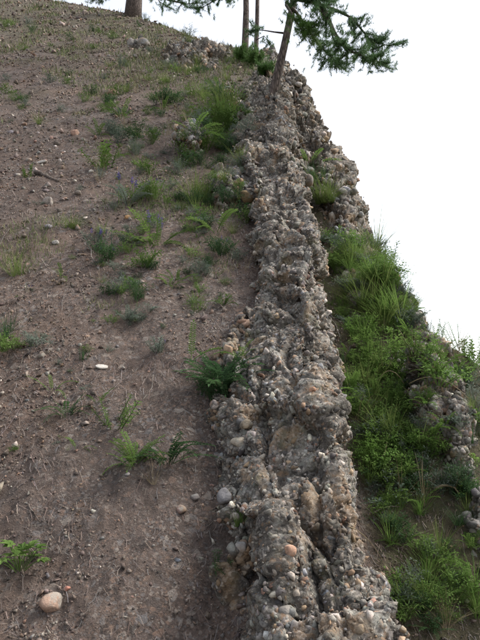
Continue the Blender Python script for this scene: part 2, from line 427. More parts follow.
def build_rib():
    root = empty('rock_rib', (.15, 2.0, H(np.array([.15]), np.array([2.0]))[0]))
    tag(root, 'long knobbly ridge of grey conglomerate running up the slope to the pines', 'rock outcrop')
    ys = np.geomspace(.95, 7.5, 780); us = np.linspace(0, 1, 260)
    rows = []
    for y in ys:
        xl, xr, hl, hr, gd = (np.interp(y, *XL), np.interp(y, *XR), np.interp(y, *HL), np.interp(y, *HR), gully(y)); wd = xr - xl
        ov = .03 * float(sst(1.85, 1.6, y)) if False else 0.0
        pts = np.array([(xl - .05, -.16), (xl + .005 + ov, -.04), (xl + .0, hl * .40), (xl + .035, hl * .85), (xl + .32 * wd, hl * .50 + hr * .32), (xl + .74 * wd, hr * 1.22),
                        (xr - .012, hr * .95), (xr + .02, -.06), (xr + .035, -gd * .7), (xr + .07, -gd - .12)])
        seg = np.r_[0, np.cumsum(np.hypot(*np.diff(pts, axis=0).T))]; seg /= seg[-1]
        px = np.interp(us, seg, pts[:, 0]); pz = np.interp(us, seg, pts[:, 1])
        for _ in range(3):
            px[1:-1] = (px[:-2] + px[1:-1] * 2 + px[2:]) / 4; pz[1:-1] = (pz[:-2] + pz[1:-1] * 2 + pz[2:]) / 4
        rows.append(np.stack([px, np.full_like(px, y), TAN * y + pz], 1))
    V = np.concatenate(rows); nr, nc = len(ys), len(us)
    N = grid_normals(V, nr, nc)
    amp = .75 + .35 * sst(2.5, 5, V[:, 1])
    V = V + N * (rock_noise(V * np.array([1, .85, 1])) * amp)[:, None]
    gl = H(V[:, 0], V[:, 1], False)
    V = V - np.array([root.location[:]])
    def keep(b): return 1.0 * (b[:, 2] + root.location.z > H(b[:, 0] + root.location.x, b[:, 1] + root.location.y, False) - .03)
    return root, V, nr, nc, keep
loc_root, V, nr, nc, keep = build_rib()
CAM_keep = CAM.copy(); CAM = CAM_keep - np.array(loc_root.location[:])
finish_outcrop(loc_root, V, nr, nc, 290, 42000, lambda P, D: (.0072 + .0030 * D), keep)
CAM = CAM_keep

def patch(name, label, cx, cy, rx, ry, h, n_single, n_peb, sz, res=110, ang=0, mask=None, pal=PALW, amp=1.0, group=None):
    """a low outcrop that rises out of the ground: an elliptical sheet pushed up by h and broken by noise"""
    z0 = float(H(np.array([cx]), np.array([cy]))[0])
    root = empty(name, (cx, cy, z0)); tag(root, label, 'rock outcrop', group)
    u, v = np.meshgrid(np.linspace(-1.25, 1.25, res), np.linspace(-1.25, 1.25, int(res * max(1, min(2.2, ry / rx)))))
    nr, nc = u.shape; u, v = u.ravel(), v.ravel()
    lx, ly = u * rx, v * ry
    x = cx + lx * math.cos(ang) - ly * math.sin(ang); y = cy + lx * math.sin(ang) + ly * math.cos(ang)
    rad = np.hypot(u, v) + .28 * perlin(xyz(x, y, 3.3) * 2.2 / max(rx, .25)) + .15 * perlin(xyz(x, y) * 7)
    prof = h * (1 - sst(.45, 1.0, rad)) - .10 * sst(.9, 1.15, rad)
    if mask is not None: prof = prof + mask(x, y)
    W = np.stack([x, y, H(x, y, False) + prof], 1)
    W = W + grid_normals(W, nr, nc) * (rock_noise(W, amp) * (1 - .7 * sst(.8, 1.1, rad)))[:, None]
    global CAM
    L = np.array(root.location[:]); keepcam = CAM.copy(); CAM = CAM - L
    def keep(b): return 1.0 * (b[:, 2] + L[2] > H(b[:, 0] + L[0], b[:, 1] + L[1], False) - .01)
    finish_outcrop(root, W - L, nr, nc, n_single, n_peb, sz, keep, pal=pal); CAM = keepcam
    return root
far_sz = lambda P, D: (.012 + .0046 * D)
patch('cliff_rock', 'steep broken rock face dropping away below the leaning pine', .66, 5.75, .34, 2.5, .16, 150, 2600, far_sz, 220, R(1), amp=1.15)
patch('cliff_rock', 'rocky brow at the foot of the leaning pine', .42, 7.9, .32, .75, .10, 50, 600, far_sz, 130, amp=1.2)
patch('rock_ledge', 'grey rock ledge on the sky edge among grass right of the gully', .84, 3.36, .09, .26, .10, 30, 900, far_sz, 80, R(8))
patch('rock_ledge', 'weathered rock hump between the green gully and the grassy edge', .82, 2.62, .11, .36, .13, 50, 1300, far_sz, 90, R(-6))
patch('rock_ledge', 'low rock step beside the lower gully, partly under grass', .82, 2.12, .10, .20, .10, 30, 700, far_sz, 80)
tanpal = np.array([.12, .16, .14, .05, .10, .25, .1, .02, .04, .04])
patch('rock_ledge', 'tan rock ledge exposed in the slope just below the crest', -.60, 8.1, .55, .85, .17, 60, 700, far_sz, 180, R(18), pal=tanpal, amp=1.35)
patch('rock_ledge', 'dark jagged rock poking from the slope beside leafy tufts', -.36, 4.45, .10, .26, .20, 40, 800, far_sz, 80, R(4))
patch('rock_ledge', 'low stony ledge jutting from the left foot of the rib above the trail', -.005, 1.70, .035, .13, .07, 20, 450, lambda P, D: (.006 + .006 * D), 80)
patch('rock_ledge', 'cream and tan stones bedded in soil at the left foot of the rib', .01, 2.22, .10, .30, .035, 60, 900, lambda P, D: (.010 + .006 * D), 90, pal=tanpal)
patch('rock_ledge', 'broken grey ledge left of the rib crest beside green tufts', -.10, 5.55, .13, .50, .13, 40, 700, far_sz, 120, R(6))
patch('rock_ledge', 'crumbling rock shelf stepping left from the rib into the weeds', -.07, 3.75, .09, .28, .09, 30, 500, far_sz, 100, R(-5))
patch('rock_ledge', 'small pale boulder cluster on the upper slope below the big trunk', -1.55, 9.2, .22, .22, .10, 12, 120, far_sz, 60)

# ------------------------------------------------------------------ placing by casting rays onto the built terrain
bpy.context.view_layer.update()
dg = bpy.context.evaluated_depsgraph_get()
FW = np.array([0, math.cos(PITCH), math.sin(PITCH)]); UP = np.array([0, -math.sin(PITCH), math.cos(PITCH)])
def ray(px, py):
    d = FW + np.array([1., 0, 0]) * (px - 240) / F + UP * (320 - py) / F
    return d / np.linalg.norm(d)
LAST = [None]
def at(px, py):
    """where the line of sight through a photo pixel meets the terrain -> (point, normal, depth)"""
    d = ray(px, py); ok, p, n, fi, hit, mtx = sc.ray_cast(dg, Vector(CAM), Vector(d)); LAST[0] = hit
    if not ok: return None
    return p, n, (p - Vector(CAM)).dot(Vector(FW))
def drop(x, y, z=30.):
    ok, p, n, *_ = sc.ray_cast(dg, Vector((x, y, z)), Vector((0, 0, -1)))
    return (p, n) if ok else None
def in_dir(px, py, depth): return Vector(CAM) + Vector(ray(px, py)) * (depth / float(ray(px, py) @ FW))

# ------------------------------------------------------------------ gravel and litter lying on the slope
def slope_points(n, rmin, rmax, power=1.0):
    out = []
    u = rng.random(n); r = rmin * (rmax / rmin) ** u; a = rng.uniform(R(-25), R(25), n)
    x = r * np.sin(a); y = r * np.cos(a)
    m = (edge_dist(x, y) < -.02)
    return x[m], y[m]
def foot(x, y): return x < np.interp(y, *XL) + .02
x, y = slope_points(165000, 1.15, 20)
lf = foot(x, y)
trail = np.exp(-((x + .22 + .16 * (y - 1.5)) / .18) ** 2) * (y < 3.4)
dens = np.clip(.45 + 1.5 * fbm(xyz(x, y) * 2.4 + 2, 4), .06, 1) * (1 - .85 * trail)
m = (rng.random(len(x)) < dens) & (lf | (x > .4) | (rng.random(len(x)) < .35)); x, y = x[m], y[m]
D = np.hypot(y, TAN * y - 1.6)
S = (.0010 + .00105 * D) * np.exp(rng.normal(0, .6, len(x)))
P = np.stack([x, y, H(x, y) + S * .25], 1); C = pick(len(x), SOILPAL, np.array([.24, .27, .12, .2, .09, .04, .08])) * .92
gv = ob('gravel', stones_mesh('gravel', P, S, C, GRIT, M['pebbles'])); tag(gv, 'fine brown and grey gravel strewn over the dirt slope', 'gravel', kind='stuff')
def litter(name, n, rmin, rmax, lmin, lmax, pal, label):
    x, y = slope_points(n, rmin, rmax); n = len(x)
    clump = np.clip(.5 + 1.3 * fbm(xyz(x, y) * 3 + 8, 3), .05, 1); m = rng.random(n) < clump * (.3 + .7 * sst(1.5, 2.2, y)); x, y = x[m], y[m]; n = len(x)
    a = rng.uniform(0, 6.283, n); D = np.hypot(y, TAN * y - 1.6); L = rng.uniform(lmin, lmax, n) * (1 + .10 * D); wd = .0001 + .0003 * D * rng.uniform(.6, 1.4, n)
    dx, dy = np.cos(a), np.sin(a); c0 = rng.normal(0, .25, n)
    vs = []
    for t in (-.5, 0, .5):
        k = (t * t - .12) * c0
        qx = x + (dx * t - dy * k) * L; qy = y + (dy * t + dx * k) * L; qz = H(qx, qy) + .003 + .0035 * rng.random(n) + (.1 * L * rng.random(n) if t > 0 else 0)
        vs += [np.stack([qx - dy * wd, qy + dx * wd, qz], 1), np.stack([qx + dy * wd, qy - dx * wd, qz], 1)]
    V = np.stack(vs, 1).reshape(-1, 3); b = (np.arange(n) * 6)[:, None, None]
    Fc = (b + np.array([[0, 1, 3, 2], [2, 3, 5, 4]])[None]).reshape(-1, 4)
    o = ob(name, mesh_np(name, V, Fc, M['litter'], np.repeat(pick(n, pal), 6, 0))); tag(o, label, 'litter', kind='stuff')
litter('needle_litter', 60000, 1.15, 14, .006, .026, np.array([(.17, .125, .10), (.13, .095, .08), (.22, .175, .145), (.08, .065, .06), (.15, .135, .13)]), 'dry pine needles and straw scattered over the dirt')
litter('twig_litter', 1500, 1.9, 10, .05, .13, np.array([(.15, .12, .105), (.09, .07, .06), (.22, .19, .165)]), 'thin dead twigs scattered over the dirt slope')

x, y = slope_points(110000, 2.6, 20)
gm = sst(.02, .35, fbm(xyz(x, y) * 1.3 + 21, 3) + .5 * sst(5, 8.5, y) * sst(-3.4, -.2, x - .25 * (y - 8)) + .22 * np.exp(-((x + .35) / .3) ** 2) * sst(2.7, 3.3, y) - .12 * (y < 4.5)) * (x < np.interp(y, *XL))
m = rng.random(len(x)) < np.clip(gm * 1.0, 0, 1); x, y = x[m], y[m]
ex_, ey_ = rng.uniform(.38, 3.6, 70000), rng.uniform(.8, 7.5, 70000); m = rng.random(70000) < sst(-.15, .3, fbm(xyz(ex_, ey_) * 2.6, 3)) * .8      # the gully floor and the drop beyond it
x, y = np.r_[x, ex_[m]], np.r_[y, ey_[m]]; n_ = len(x)
D = np.hypot(y, TAN * y - 1.6); hh = (.016 + .0058 * D) * rng.uniform(.5, 1.3, n_); wd = .0003 + .00045 * D; a = rng.uniform(0, 6.283, n_); z = H(x, y)
le = rng.uniform(.2, .9, n_); la = rng.uniform(0, 6.283, n_)
V3 = np.stack([np.stack([x - np.cos(a) * wd, y - np.sin(a) * wd, z - .004], 1), np.stack([x + np.cos(a) * wd, y + np.sin(a) * wd, z - .004], 1), np.stack([x + np.cos(la) * le * hh, y + np.sin(la) * le * hh, z + hh], 1)], 1).reshape(-1, 3)
gc = ob('short_grass', mesh_np('short_grass', V3, np.arange(n_ * 3).reshape(-1, 3), M['litter'], np.repeat(pick(n_, np.array([(.095, .14, .04), (.13, .155, .05), (.08, .11, .035), (.20, .18, .10), (.14, .14, .065)])), 3, 0)))
tag(gc, 'short thin grass spread in patches over the slope and gully', 'grass', kind='stuff')

# ------------------------------------------------------------------ loose stones one can pick out: (px, py, width px, colour, flat, label)
GROUPLOOSE = 'loose stones on the dirt slope'
LAND = [(50, 600, 'the rounded pinkish buff stone'), (102, 367, 'the flat white stone'), (188, 505, 'the rib foot by the trail'), (177, 560, 'the slim blue grey stone'), (45, 178, 'the dark broken stick'),
        (20, 560, 'the bright green rosette'), (128, 315, 'the silvery rosette'), (66, 412, 'the dark feathery leaves lying flat'), (155, 445, 'the large feathery clump'), (225, 370, 'the dense feathery bush'), (8, 330, 'the bush at the left margin'),
        (105, 245, 'the violet flowered vetch'), (156, 240, 'the broad green vetch clump'), (190, 150, 'the dark jagged rock'), (92, 90, 'the dark upper sprig'), (75, 134, 'the orange stone on the upper slope'), (200, 52, 'the tan ledge'), (133, 20, 'the thick pine trunk'),
        (30, 292, 'the lone violet flower'), (35, 40, 'the grassy crest'), (220, 240, 'the feathery tuft beside the rib'), (100, 480, 'the bare dirt track'), (30, 470, 'the gravelly bank'), (100, 560, 'the dark dirt track')]
def near_what(px, py): return min(LAND, key=lambda q: (q[0] - px) ** 2 + (q[1] - py) ** 2)[2]
def hue(c):
    c = np.asarray(c); v = c.mean(); r_ = c[0] / c[2]
    return ('pale ' if v > .29 else 'dark ' if v < .15 else '') + ('reddish' if r_ > 1.7 else 'tan' if r_ > 1.32 else 'brownish grey' if r_ > 1.15 else 'grey')
def loose(px, py, wpx, c, flat=True, label=None, group=None, sx=None):
    h = at(px, py)
    if not h: return
    p, n, dep = h; s = wpx * dep / F * .5
    if label: c = tuple(np.array(c) * .82)
    o = stone_object('stone', p + n * s * .05, s, c, None, flat)
    if label: o.data = random.choice(ROUND_ME)
    if sx: o.scale = [s * sx[0], s * sx[1], s * sx[2]]; o.rotation_euler = (R(32), 0, sx[3])
    if not label: o.name = 'pebble'
    tag(o, label or ('%s %s lying near %s' % (hue(c), 'pebble' if wpx < 6 else 'loose stone', near_what(px, py))), 'stone', group or (None if label else GROUPLOOSE)); return o
loose(51, 604, 27, (.40, .27, .20), True, 'large rounded pinkish buff stone below the bright green rosette', sx=(.95, 1.15, .9, .5))
loose(67, 589, 9, (.46, .22, .16), True, 'small orange pink stone near the rounded pinkish buff stone')
loose(102, 367, 13, (.56, .52, .46), True, 'flat white stone lying alone on bare dirt', sx=(1, .7, .45, .4))
loose(182, 510, 13, (.24, .16, .13), True, 'reddish brown rounded stone on the dirt by the rib foot')
loose(195, 498, 12, (.25, .22, .20), True, 'grey rounded stone next to a reddish brown one by the rib foot')
loose(177, 560, 11, (.22, .24, .27), True, 'slim blue grey stone on the dark dirt track', sx=(1, .5, .4, -.7))
loose(42, 163, 16, (.42, .38, .34), True, 'pale slab lying above the dark stick', sx=(1.1, .6, .4, -.4))
loose(48, 203, 14, (.38, .33, .29), True, 'pale flat stone below the dark stick')
loose(55, 243, 9, (.45, .42, .38), True, 'pale pebble on bare dirt above a yellow green tuft')
loose(127, 218, 9, (.36, .20, .09), True, 'orange brown stone beside the violet flowers')
loose(75, 134, 12, (.42, .26, .19), True, 'orange stone on the stony upper slope')
loose(113, 94, 12, (.40, .27, .2), True, 'tan stone above a leafy sprig on the upper slope')
loose(143, 43, 14, (.30, .29, .28), True, 'grey stone beside pale boulders high on the slope')
loose(306, 181, 19, (.21, .175, .15), True, 'upright grey boulder wedged between the rib and a green tuft', sx=(.8, .7, 1.2, .3))
loose(290, 551, 13, (.52, .32, .22), True, 'salmon pink stone on the crest of the rib')
loose(312, 390, 9, (.48, .26, .17), True, 'orange stone set in the middle of the rib')
loose(242, 547, 16, (.42, .40, .38), True, 'pale grey stone on the ledge under the rib')
loose(244, 574, 13, (.46, .37, .27), True, 'cream stone sticking from the hollow under the rib')
loose(238, 443, 17, (.42, .36, .28), True, 'cream stone at the left foot of the rib above the hollow')
loose(246, 425, 16, (.38, .31, .22), True, 'yellowish stone set in the left foot of the rib')
loose(226, 497, 22, (.22, .21, .21), True, 'grey knob of rock standing from the left foot of the rib')
loose(247, 197, 17, (.24, .17, .09), True, 'tan block under an overhang on the left of the rib')
for k in range(95):
    py = 640 - 600 * random.random() ** .8; px = random.uniform(2, 232)
    if py < 95: continue
    loose(px, py, random.uniform(3.5, 7.5), pick(1, SOILPAL)[0] * .85)
for k in range(40):
    loose(random.gauss(48, 26), random.gauss(178, 32), random.uniform(4, 9), pick(1, SOILPAL)[0] * 1.25)

# ------------------------------------------------------------------ plants
def pinnate_leaf(length, pairs, lw, arch, material, name='leaf'):
    """compound leaf along +X, arching"""
    b = MB(); pts = []
    for i in range(9):
        t = i / 8; pts.append(Vector((length * t * (1 - .12 * arch * t), 0, length * (.9 * t - arch * t * t) * .6)))
    b.tube(pts, [.0016 * (1 - .7 * i / 8) * (length / .15) for i in range(9)], 3)
    for i in range(pairs):
        t = .16 + .84 * (i + .5) / pairs; k = t * 8; j = min(int(k), 7); p = pts[j].lerp(pts[j + 1], k - j); d = (pts[j + 1] - pts[j]).normalized()
        L = lw * (1 - .45 * abs(t - .5) ** 1.4) * random.uniform(.85, 1.1)
        for s in (-1, 1):
            dv = d * .45 + Vector((0, s, .12 + random.uniform(-.15, .25)))
            b.leaf(p, dv, (0, 0, 1), L, L * .42)
    b.leaf(pts[-1], pts[-1] - pts[-2], (0, 0, 1), lw, lw * .42)
    return b.mesh(name, material)
PIN = {mk: [pinnate_leaf(.14, 13, .019, a, M[mk]) for a in (.7, .95, 1.2, .5)] for mk in ('green', 'bright', 'deep', 'silver')}
def simple_stem(mk, h, n, ll, lw, droop=.3):
    b = MB(); lean = Vector((random.uniform(-.3, .3), random.uniform(-.3, .3), 1)); pts = [lean * (h * i / 5) + Vector((0, 0, -.0 * i)) for i in range(6)]
    b.tube(pts, [.0022 * (1 - .12 * i) for i in range(6)], 3)
    for i in range(n):
        t = .15 + .85 * i / n; p = pts[0].lerp(pts[-1], t); a = i * 2.4 + random.uniform(-.4, .4)
        b.leaf(p, (math.cos(a), math.sin(a), random.uniform(.1, .9) - droop), (0, 0, 1), ll * random.uniform(.6, 1.1), lw, .2)
    return b.mesh('leafy_stem', M[mk])
STEM = {'green': [simple_stem('green', .12, 30, .019, .0075) for _ in range(4)], 'silver': [simple_stem('silver', .08, 30, .022, .004, .1) for _ in range(4)],
        'bright': [simple_stem('bright', .13, 40, .018, .005) for _ in range(4)], 'deep': [simple_stem('deep', .12, 30, .019, .0075) for _ in range(4)]}
def tuft_mesh(n, h, mk, spread=.5, wd=.0021):
    b = MB()
    for i in range(n):
        a = random.uniform(0, 6.283); s = random.uniform(.05, spread); L = h * random.uniform(.5, 1.1)
        b.blade((math.cos(a) * .02 * random.random(), math.sin(a) * .02 * random.random(), -.01), (math.cos(a) * s, math.sin(a) * s, 1), (math.cos(a) * s * .8, math.sin(a) * s * .8, -.35 * random.random()), L, wd * random.uniform(.7, 1.3))
    return b.mesh('blades', M[mk])
def bush_mesh(mk, n=340, ll=.016, lw=.006, h=.13, r=.10):
    b = MB()
    for k in range(16):
        a = random.uniform(0, 6.283); q = math.sqrt(random.random()); top = Vector((math.cos(a) * r * q, math.sin(a) * r * q, h * (1 - .55 * q * q) * random.uniform(.7, 1.1)))
        base = Vector((top.x * .15, top.y * .15, -.005)); mid = base.lerp(top, .5) + Vector((0, 0, .02)); b.tube([base, mid, top], [.0012, .001, .0006], 3)
        for i in range(n // 16):
            t = random.uniform(.2, 1.02); p = base.lerp(mid, t * 2) if t < .5 else mid.lerp(top, t * 2 - 1)
            d = Vector((random.gauss(0, 1), random.gauss(0, 1), random.gauss(.3, .6))).normalized(); s_ = random.uniform(.6, 1.2)
            b.leaf(p + d * random.uniform(0, .016), d, (random.gauss(0, .4), random.gauss(0, .4), 1), ll * s_, lw * s_, .2)
    return b.mesh('foliage', M[mk])
BUSH = {mk: [bush_mesh(mk), bush_mesh(mk, 420, .022, .0035), bush_mesh(mk, 300, .013, .008, .09, .12)] for mk in ('green', 'bright', 'deep', 'silver')}
TUFT = {'grass': [tuft_mesh(70, .17, 'grass', .9) for _ in range(5)], 'straw': [tuft_mesh(18, .2, 'straw', .9, .0016) for _ in range(3)], 'bright': [tuft_mesh(70, .16, 'bright', .9) for _ in range(4)],
        'deep': [tuft_mesh(40, .15, 'deep', .8) for _ in range(3)]}
def palmate_mesh():
    b = MB(); b.tube([(0, 0, 0), (.03, 0, .03), (.055, 0, .045)], .0012, 3)
    for k in range(5):
        a = R(-80 + 40 * k); b.leaf((.055, 0, .045), (math.cos(a), math.sin(a), .05), (0, 0, 1), .034 if k in (1, 2, 3) else .024, .014)
    return b.mesh('leaf', M['green'])
PALM = [palmate_mesh() for _ in range(3)]
def flower_mesh():
    b = MB(); b.tube([(0, 0, 0), (.01, 0, .07), (.012, .006, .13)], .0011, 3); m1 = b.mesh('stalk', M['green']); c = MB()
    for i in range(11):
        t = i / 11; a = i * 2.4; c.leaf((.011 + .002 * t, .004 * t, .105 + .03 * t), (math.cos(a), math.sin(a), .2), (0, 0, 1), .010 * (1.1 - t * .5), .0065, .4)
    return m1, c.mesh('flower', M['flower'])
FLOW = [flower_mesh() for _ in range(2)]
def spot(px, py):
    h = at(px, py); return h if h else None
def plant(kind, px, py, size_px, mk='green', n=8, label=None, group=None, pt=None, name=None, cat='plant', flowers=0, dry=0):
    """kind: pinnate | stem | tuft | palmate | mixed; size_px: its height/spread in photo pixels"""
    if pt is None:
        h = at(px, py)
        if not h: return
        p, dep = h[0], h[2]
    else: p = pt; dep = (p - Vector(CAM)).dot(Vector(FW))
    s = size_px * dep / F * 1.3
    root = empty(name or {'tuft': 'grass_tuft', 'bush': 'bushy_plant', 'pinnate': 'feathery_plant'}.get(kind, 'leafy_plant'), p - Vector((0, 0, .006)), random.uniform(0, 6.28))
    if label and (kind in ('bush', 'tuft', 'pinnate')) and group: root['group'] = group
    tag(root, label, cat, group)
    def add(me, nm, sc_, tilt, az, off=(0, 0, 0)):
        o = ob(nm, me, root); o.scale = (sc_,) * 3; o.rotation_euler = Euler((0, -tilt, az), 'XYZ'); o.location = off; return o
    for i in range(n):
        az = i * 2.4 + random.uniform(-.5, .5); k = random.uniform(.65, 1.1)
        off = (math.cos(az) * s * .12 * random.random(), math.sin(az) * s * .12 * random.random(), 0)
        if kind == 'pinnate': add(random.choice(PIN[mk]), 'leaf', s / .2 * k, random.uniform(-.1, .9), az, off)
        elif kind == 'palmate': add(random.choice(PALM), 'leaf', s / .10 * k, random.uniform(-.1, .7), az, off)
        elif kind == 'stem':
            add(random.choice(STEM[mk]), 'leafy_stem', s / .13 * k, 0, az, (math.cos(az) * s * .33 * random.random(), math.sin(az) * s * .33 * random.random(), 0)).rotation_euler = (random.uniform(-.6, .6), random.uniform(-.6, .6), az)
        elif kind == 'bush': add(random.choice(BUSH[mk]), 'foliage', s / .16 * k, 0, az, (math.cos(az) * s * .3 * (i > 0), math.sin(az) * s * .3 * (i > 0), 0)).rotation_euler = (random.uniform(-.3, .3), random.uniform(-.3, .3), az)
        elif kind == 'tuft':
            add(random.choice(TUFT[mk]), 'blades', s / .17 * k, 0, az, (math.cos(az) * s * .2 * (i > 0), math.sin(az) * s * .2 * (i > 0), 0))
    for i in range(dry): add(random.choice(TUFT['straw']), 'dry_blades', s / .2 * random.uniform(.7, 1.1), 0, random.uniform(0, 6))
    for i in range(flowers):
        a, b_ = random.choice(FLOW); az = random.uniform(0, 6.3)
        o = add(a, 'stalk', s / .22 * random.uniform(.7, 1.1), random.uniform(-.3, .3), az, (random.uniform(-.2, .2) * s, random.uniform(-.2, .2) * s, 0))
        f = ob('flower', b_, o)
    return root
# plants one can name on the dirt slope
plant('palmate', 20, 570, 27, n=24, label='bright green rosette with toothed leaflets near the rounded pinkish buff stone')
plant('pinnate', 128, 322, 24, 'silver', 14, 'silvery grey green rosette alone on the dirt')
plant('bush', 128, 320, 16, 'silver', 2, 'silvery grey sprigs growing within the silvery rosette')
plant('stem', 160, 352, 24, 'silver', 9, 'thin grey green sprig with one violet bloom on the dirt', flowers=1)
plant('pinnate', 66, 416, 34, 'deep', 14, 'dark green feathery leaves lying flat on the dirt')
plant('pinnate', 53, 390, 30, 'bright', 5, 'pale green upright seedling above the dark feathery leaves')
plant('pinnate', 78, 448, 26, 'bright', 4, 'small two leaved seedling below the dark feathery leaves')
plant('pinnate', 98, 402, 24, 'green', 5, 'small fern like seedling on the dirt track')
plant('stem', 116, 428, 30, 'green', 8, 'upright leafy sprig left of the large feathery clump')
plant('pinnate', 135, 464, 42, 'green', 20, 'left half of the large feathery clump above the trail')
plant('pinnate', 168, 462, 50, 'deep', 26, 'large dark green feathery clump above the trail')
plant('tuft', 150, 480, 26, 'straw', 2, 'dry straw tuft under the large feathery clump', cat='grass')
plant('pinnate', 222, 388, 56, 'deep', 36, 'dense feathery bush against the left foot of the rib')
plant('bush', 212, 398, 34, 'deep', 3, 'leafy sprigs mixed in under the dense feathery bush')
plant('pinnate', 240, 358, 30, 'green', 8, 'low feathery leaves at the rib foot beside the dense bush')
plant('bush', 6, 350, 30, 'green', 3, 'green bush at the left margin above grey sprigs')
plant('tuft', 4, 335, 30, 'deep', 3, 'tall grass tuft at the left margin of the slope', cat='grass')
plant('bush', 36, 345, 22, 'silver', 2, 'grey green sprigs beside the green bush at the margin')
plant('tuft', 14, 275, 26, 'grass', 2, 'light green grass tuft by a violet flower', cat='grass')
plant('stem', 30, 292, 12, 'silver', 3, 'lone violet flower spike on bare dirt', flowers=3)
plant('stem', 82, 360, 12, 'deep', 6, 'tiny dark seedling beside the flat white stone')
plant('pinnate', 62, 278, 18, 'green', 5, 'sparse yellow green sprig on the bare dirt')
plant('tuft', 72, 228, 18, 'grass', 3, 'yellowish grass tuft on the bare dirt', cat='grass')
plant('stem', 100, 250, 30, 'silver', 9, 'violet flowered vetch beside the orange brown stone', flowers=9)
plant('bush', 110, 262, 22, 'deep', 2, 'leafy plant below the violet flowered vetch', flowers=2)
plant('pinnate', 128, 205, 40, 'silver', 10, 'blue green vetch with violet blooms above the orange brown stone', flowers=6)
plant('bush', 150, 200, 26, 'green', 3, 'green leafy sprigs beside blue green vetch', flowers=5)
plant('pinnate', 156, 245, 42, 'green', 12, 'broad green vetch clump in mid slope', flowers=6)
plant('bush', 142, 266, 24, 'green', 3, 'leafy sprigs below the broad green vetch clump')
plant('pinnate', 216, 232, 40, 'green', 10, 'light green feathery tuft beside the rib')
plant('bush', 222, 255, 24, 'deep', 3, 'violet flecked sprigs against the rib', flowers=6)
plant('bush', 205, 275, 20, 'silver', 2, 'grey sprigs on the slope beside the rib')
plant('tuft', 200, 200, 30, 'grass', 4, 'grassy clump between dark jagged rock and the rib', cat='grass')
plant('bush', 220, 132, 34, 'green', 4, 'green feathery bush above the dark jagged rock')
plant('bush', 205, 150, 30, 'green', 3, 'leafy sprigs beside the dark jagged rock')
plant('tuft', 225, 115, 34, 'grass', 4, 'long grass growing behind the dark jagged rock', cat='grass')
plant('pinnate', 196, 135, 30, 'bright', 8, 'yellow green leaves topping the dark jagged rock')
plant('bush', 92, 95, 18, 'deep', 2, 'dark green sprig standing on the upper slope')
plant('bush', 111, 135, 16, 'silver', 2, 'grey green sprig low on the stony upper slope')
plant('stem', 102, 170, 26, 'green', 6, 'thin green sprig above the blue green vetch')
plant('stem', 26, 178, 14, 'green', 5, 'small green sprig beside the pale slab')
plant('tuft', 242, 522, 22, 'bright', 2, 'bright grass tuft growing on the rib side', cat='grass')
plant('stem', 220, 572, 20, 'deep', 6, 'dark leaves in the hollow under the rib')
plant('pinnate', 310, 165, 32, 'bright', 9, 'bright green leaves behind the rib by the upright boulder')
plant('tuft', 325, 200, 30, 'grass', 4, 'grass tuft on the rock face right of the upright boulder', cat='grass')
plant('tuft', 318, 180, 26, 'deep', 3, 'dark grass growing between rib and cliff face', cat='grass')
# long arching frond and upright sprig at the feathery bush
h = at(191, 362)
if h:
    p, n, dep = h; u = dep / F
    root = empty('arching_plant', p); tag(root, 'young plant with one upright frond and one long arching frond', 'plant')
    for me_len, arch, tilt, az in ((52, 1.05, .25, R(5)), (34, .2, .95, R(80))):
        me = pinnate_leaf(me_len * u * 1.15, 15, (8 if arch > .5 else 5) * u, arch, M['green']); o = ob('leaf', me, root); o.rotation_euler = Euler((0, -tilt, az), 'XYZ')
# small scattered plants on the slope
GS = 'weeds scattered over the slope'
def scatter_slope(n, box, kinds, label, group, cat='plant', size=(10, 24)):
    for _ in range(n):
        px, py = random.uniform(box[0], box[2]), random.uniform(box[1], box[3])
        h = at(px, py)
        if not h: continue
        k, mk, c = random.choice(kinds); z_ = random.uniform(*size); zw = 'tiny ' if z_ < 9 else 'small ' if z_ < 16 else 'larger '
        what = {'tuft': {'grass': 'green grass tuft', 'straw': 'dry straw tuft', 'bright': 'light grass tuft', 'deep': 'dark grass tuft'}, 'stem': {'green': 'green leafy sprig', 'silver': 'grey green sprig', 'deep': 'dark leafy sprig', 'bright': 'light leafy sprig'},
                'bush': {'green': 'low green bushy plant', 'silver': 'low grey green bushy plant', 'deep': 'low dark bushy plant', 'bright': 'low light green bushy plant'},
                'pinnate': {'green': 'green feathery plant', 'silver': 'silvery feathery plant', 'deep': 'dark feathery plant', 'bright': 'light feathery plant'}}[k][mk]
        plant(k, 0, 0, z_, mk, c, '%s near %s' % (zw + what, near_what(px, py)), group, pt=h[0], name={'bush': 'low_weed' if mk != 'silver' else 'sage_plant'}.get(k), cat='grass' if k == 'tuft' else 'plant')
scatter_slope(70, (2, 8, 235, 125), [('tuft', 'grass', 2), ('bush', 'green', 1), ('bush', 'silver', 1), ('bush', 'deep', 1)], '', GS, size=(6, 14))
scatter_slope(125, (98, 92, 248, 312), [('bush', 'green', 1), ('bush', 'deep', 2), ('pinnate', 'green', 8), ('bush', 'silver', 1), ('bush', 'bright', 1), ('tuft', 'straw', 1), ('tuft', 'grass', 1)], '', GS, size=(10, 25))
scatter_slope(26, (130, 62, 245, 90), [('tuft', 'grass', 2), ('tuft', 'straw', 1), ('bush', 'bright', 1)], '', GS, 'grass', (6, 11))
scatter_slope(22, (175, 92, 246, 220), [('bush', 'green', 1), ('bush', 'deep', 1), ('bush', 'silver', 1), ('tuft', 'grass', 1)], '', GS, size=(12, 24))
scatter_slope(70, (100, 95, 248, 330), [('bush', 'deep', 1), ('bush', 'green', 1), ('bush', 'silver', 1), ('pinnate', 'green', 5), ('tuft', 'straw', 1)], '', GS, size=(6, 13))
scatter_slope(18, (0, 180, 110, 480), [('bush', 'green', 1), ('tuft', 'grass', 1), ('bush', 'silver', 1)], '', GS, size=(6, 11))
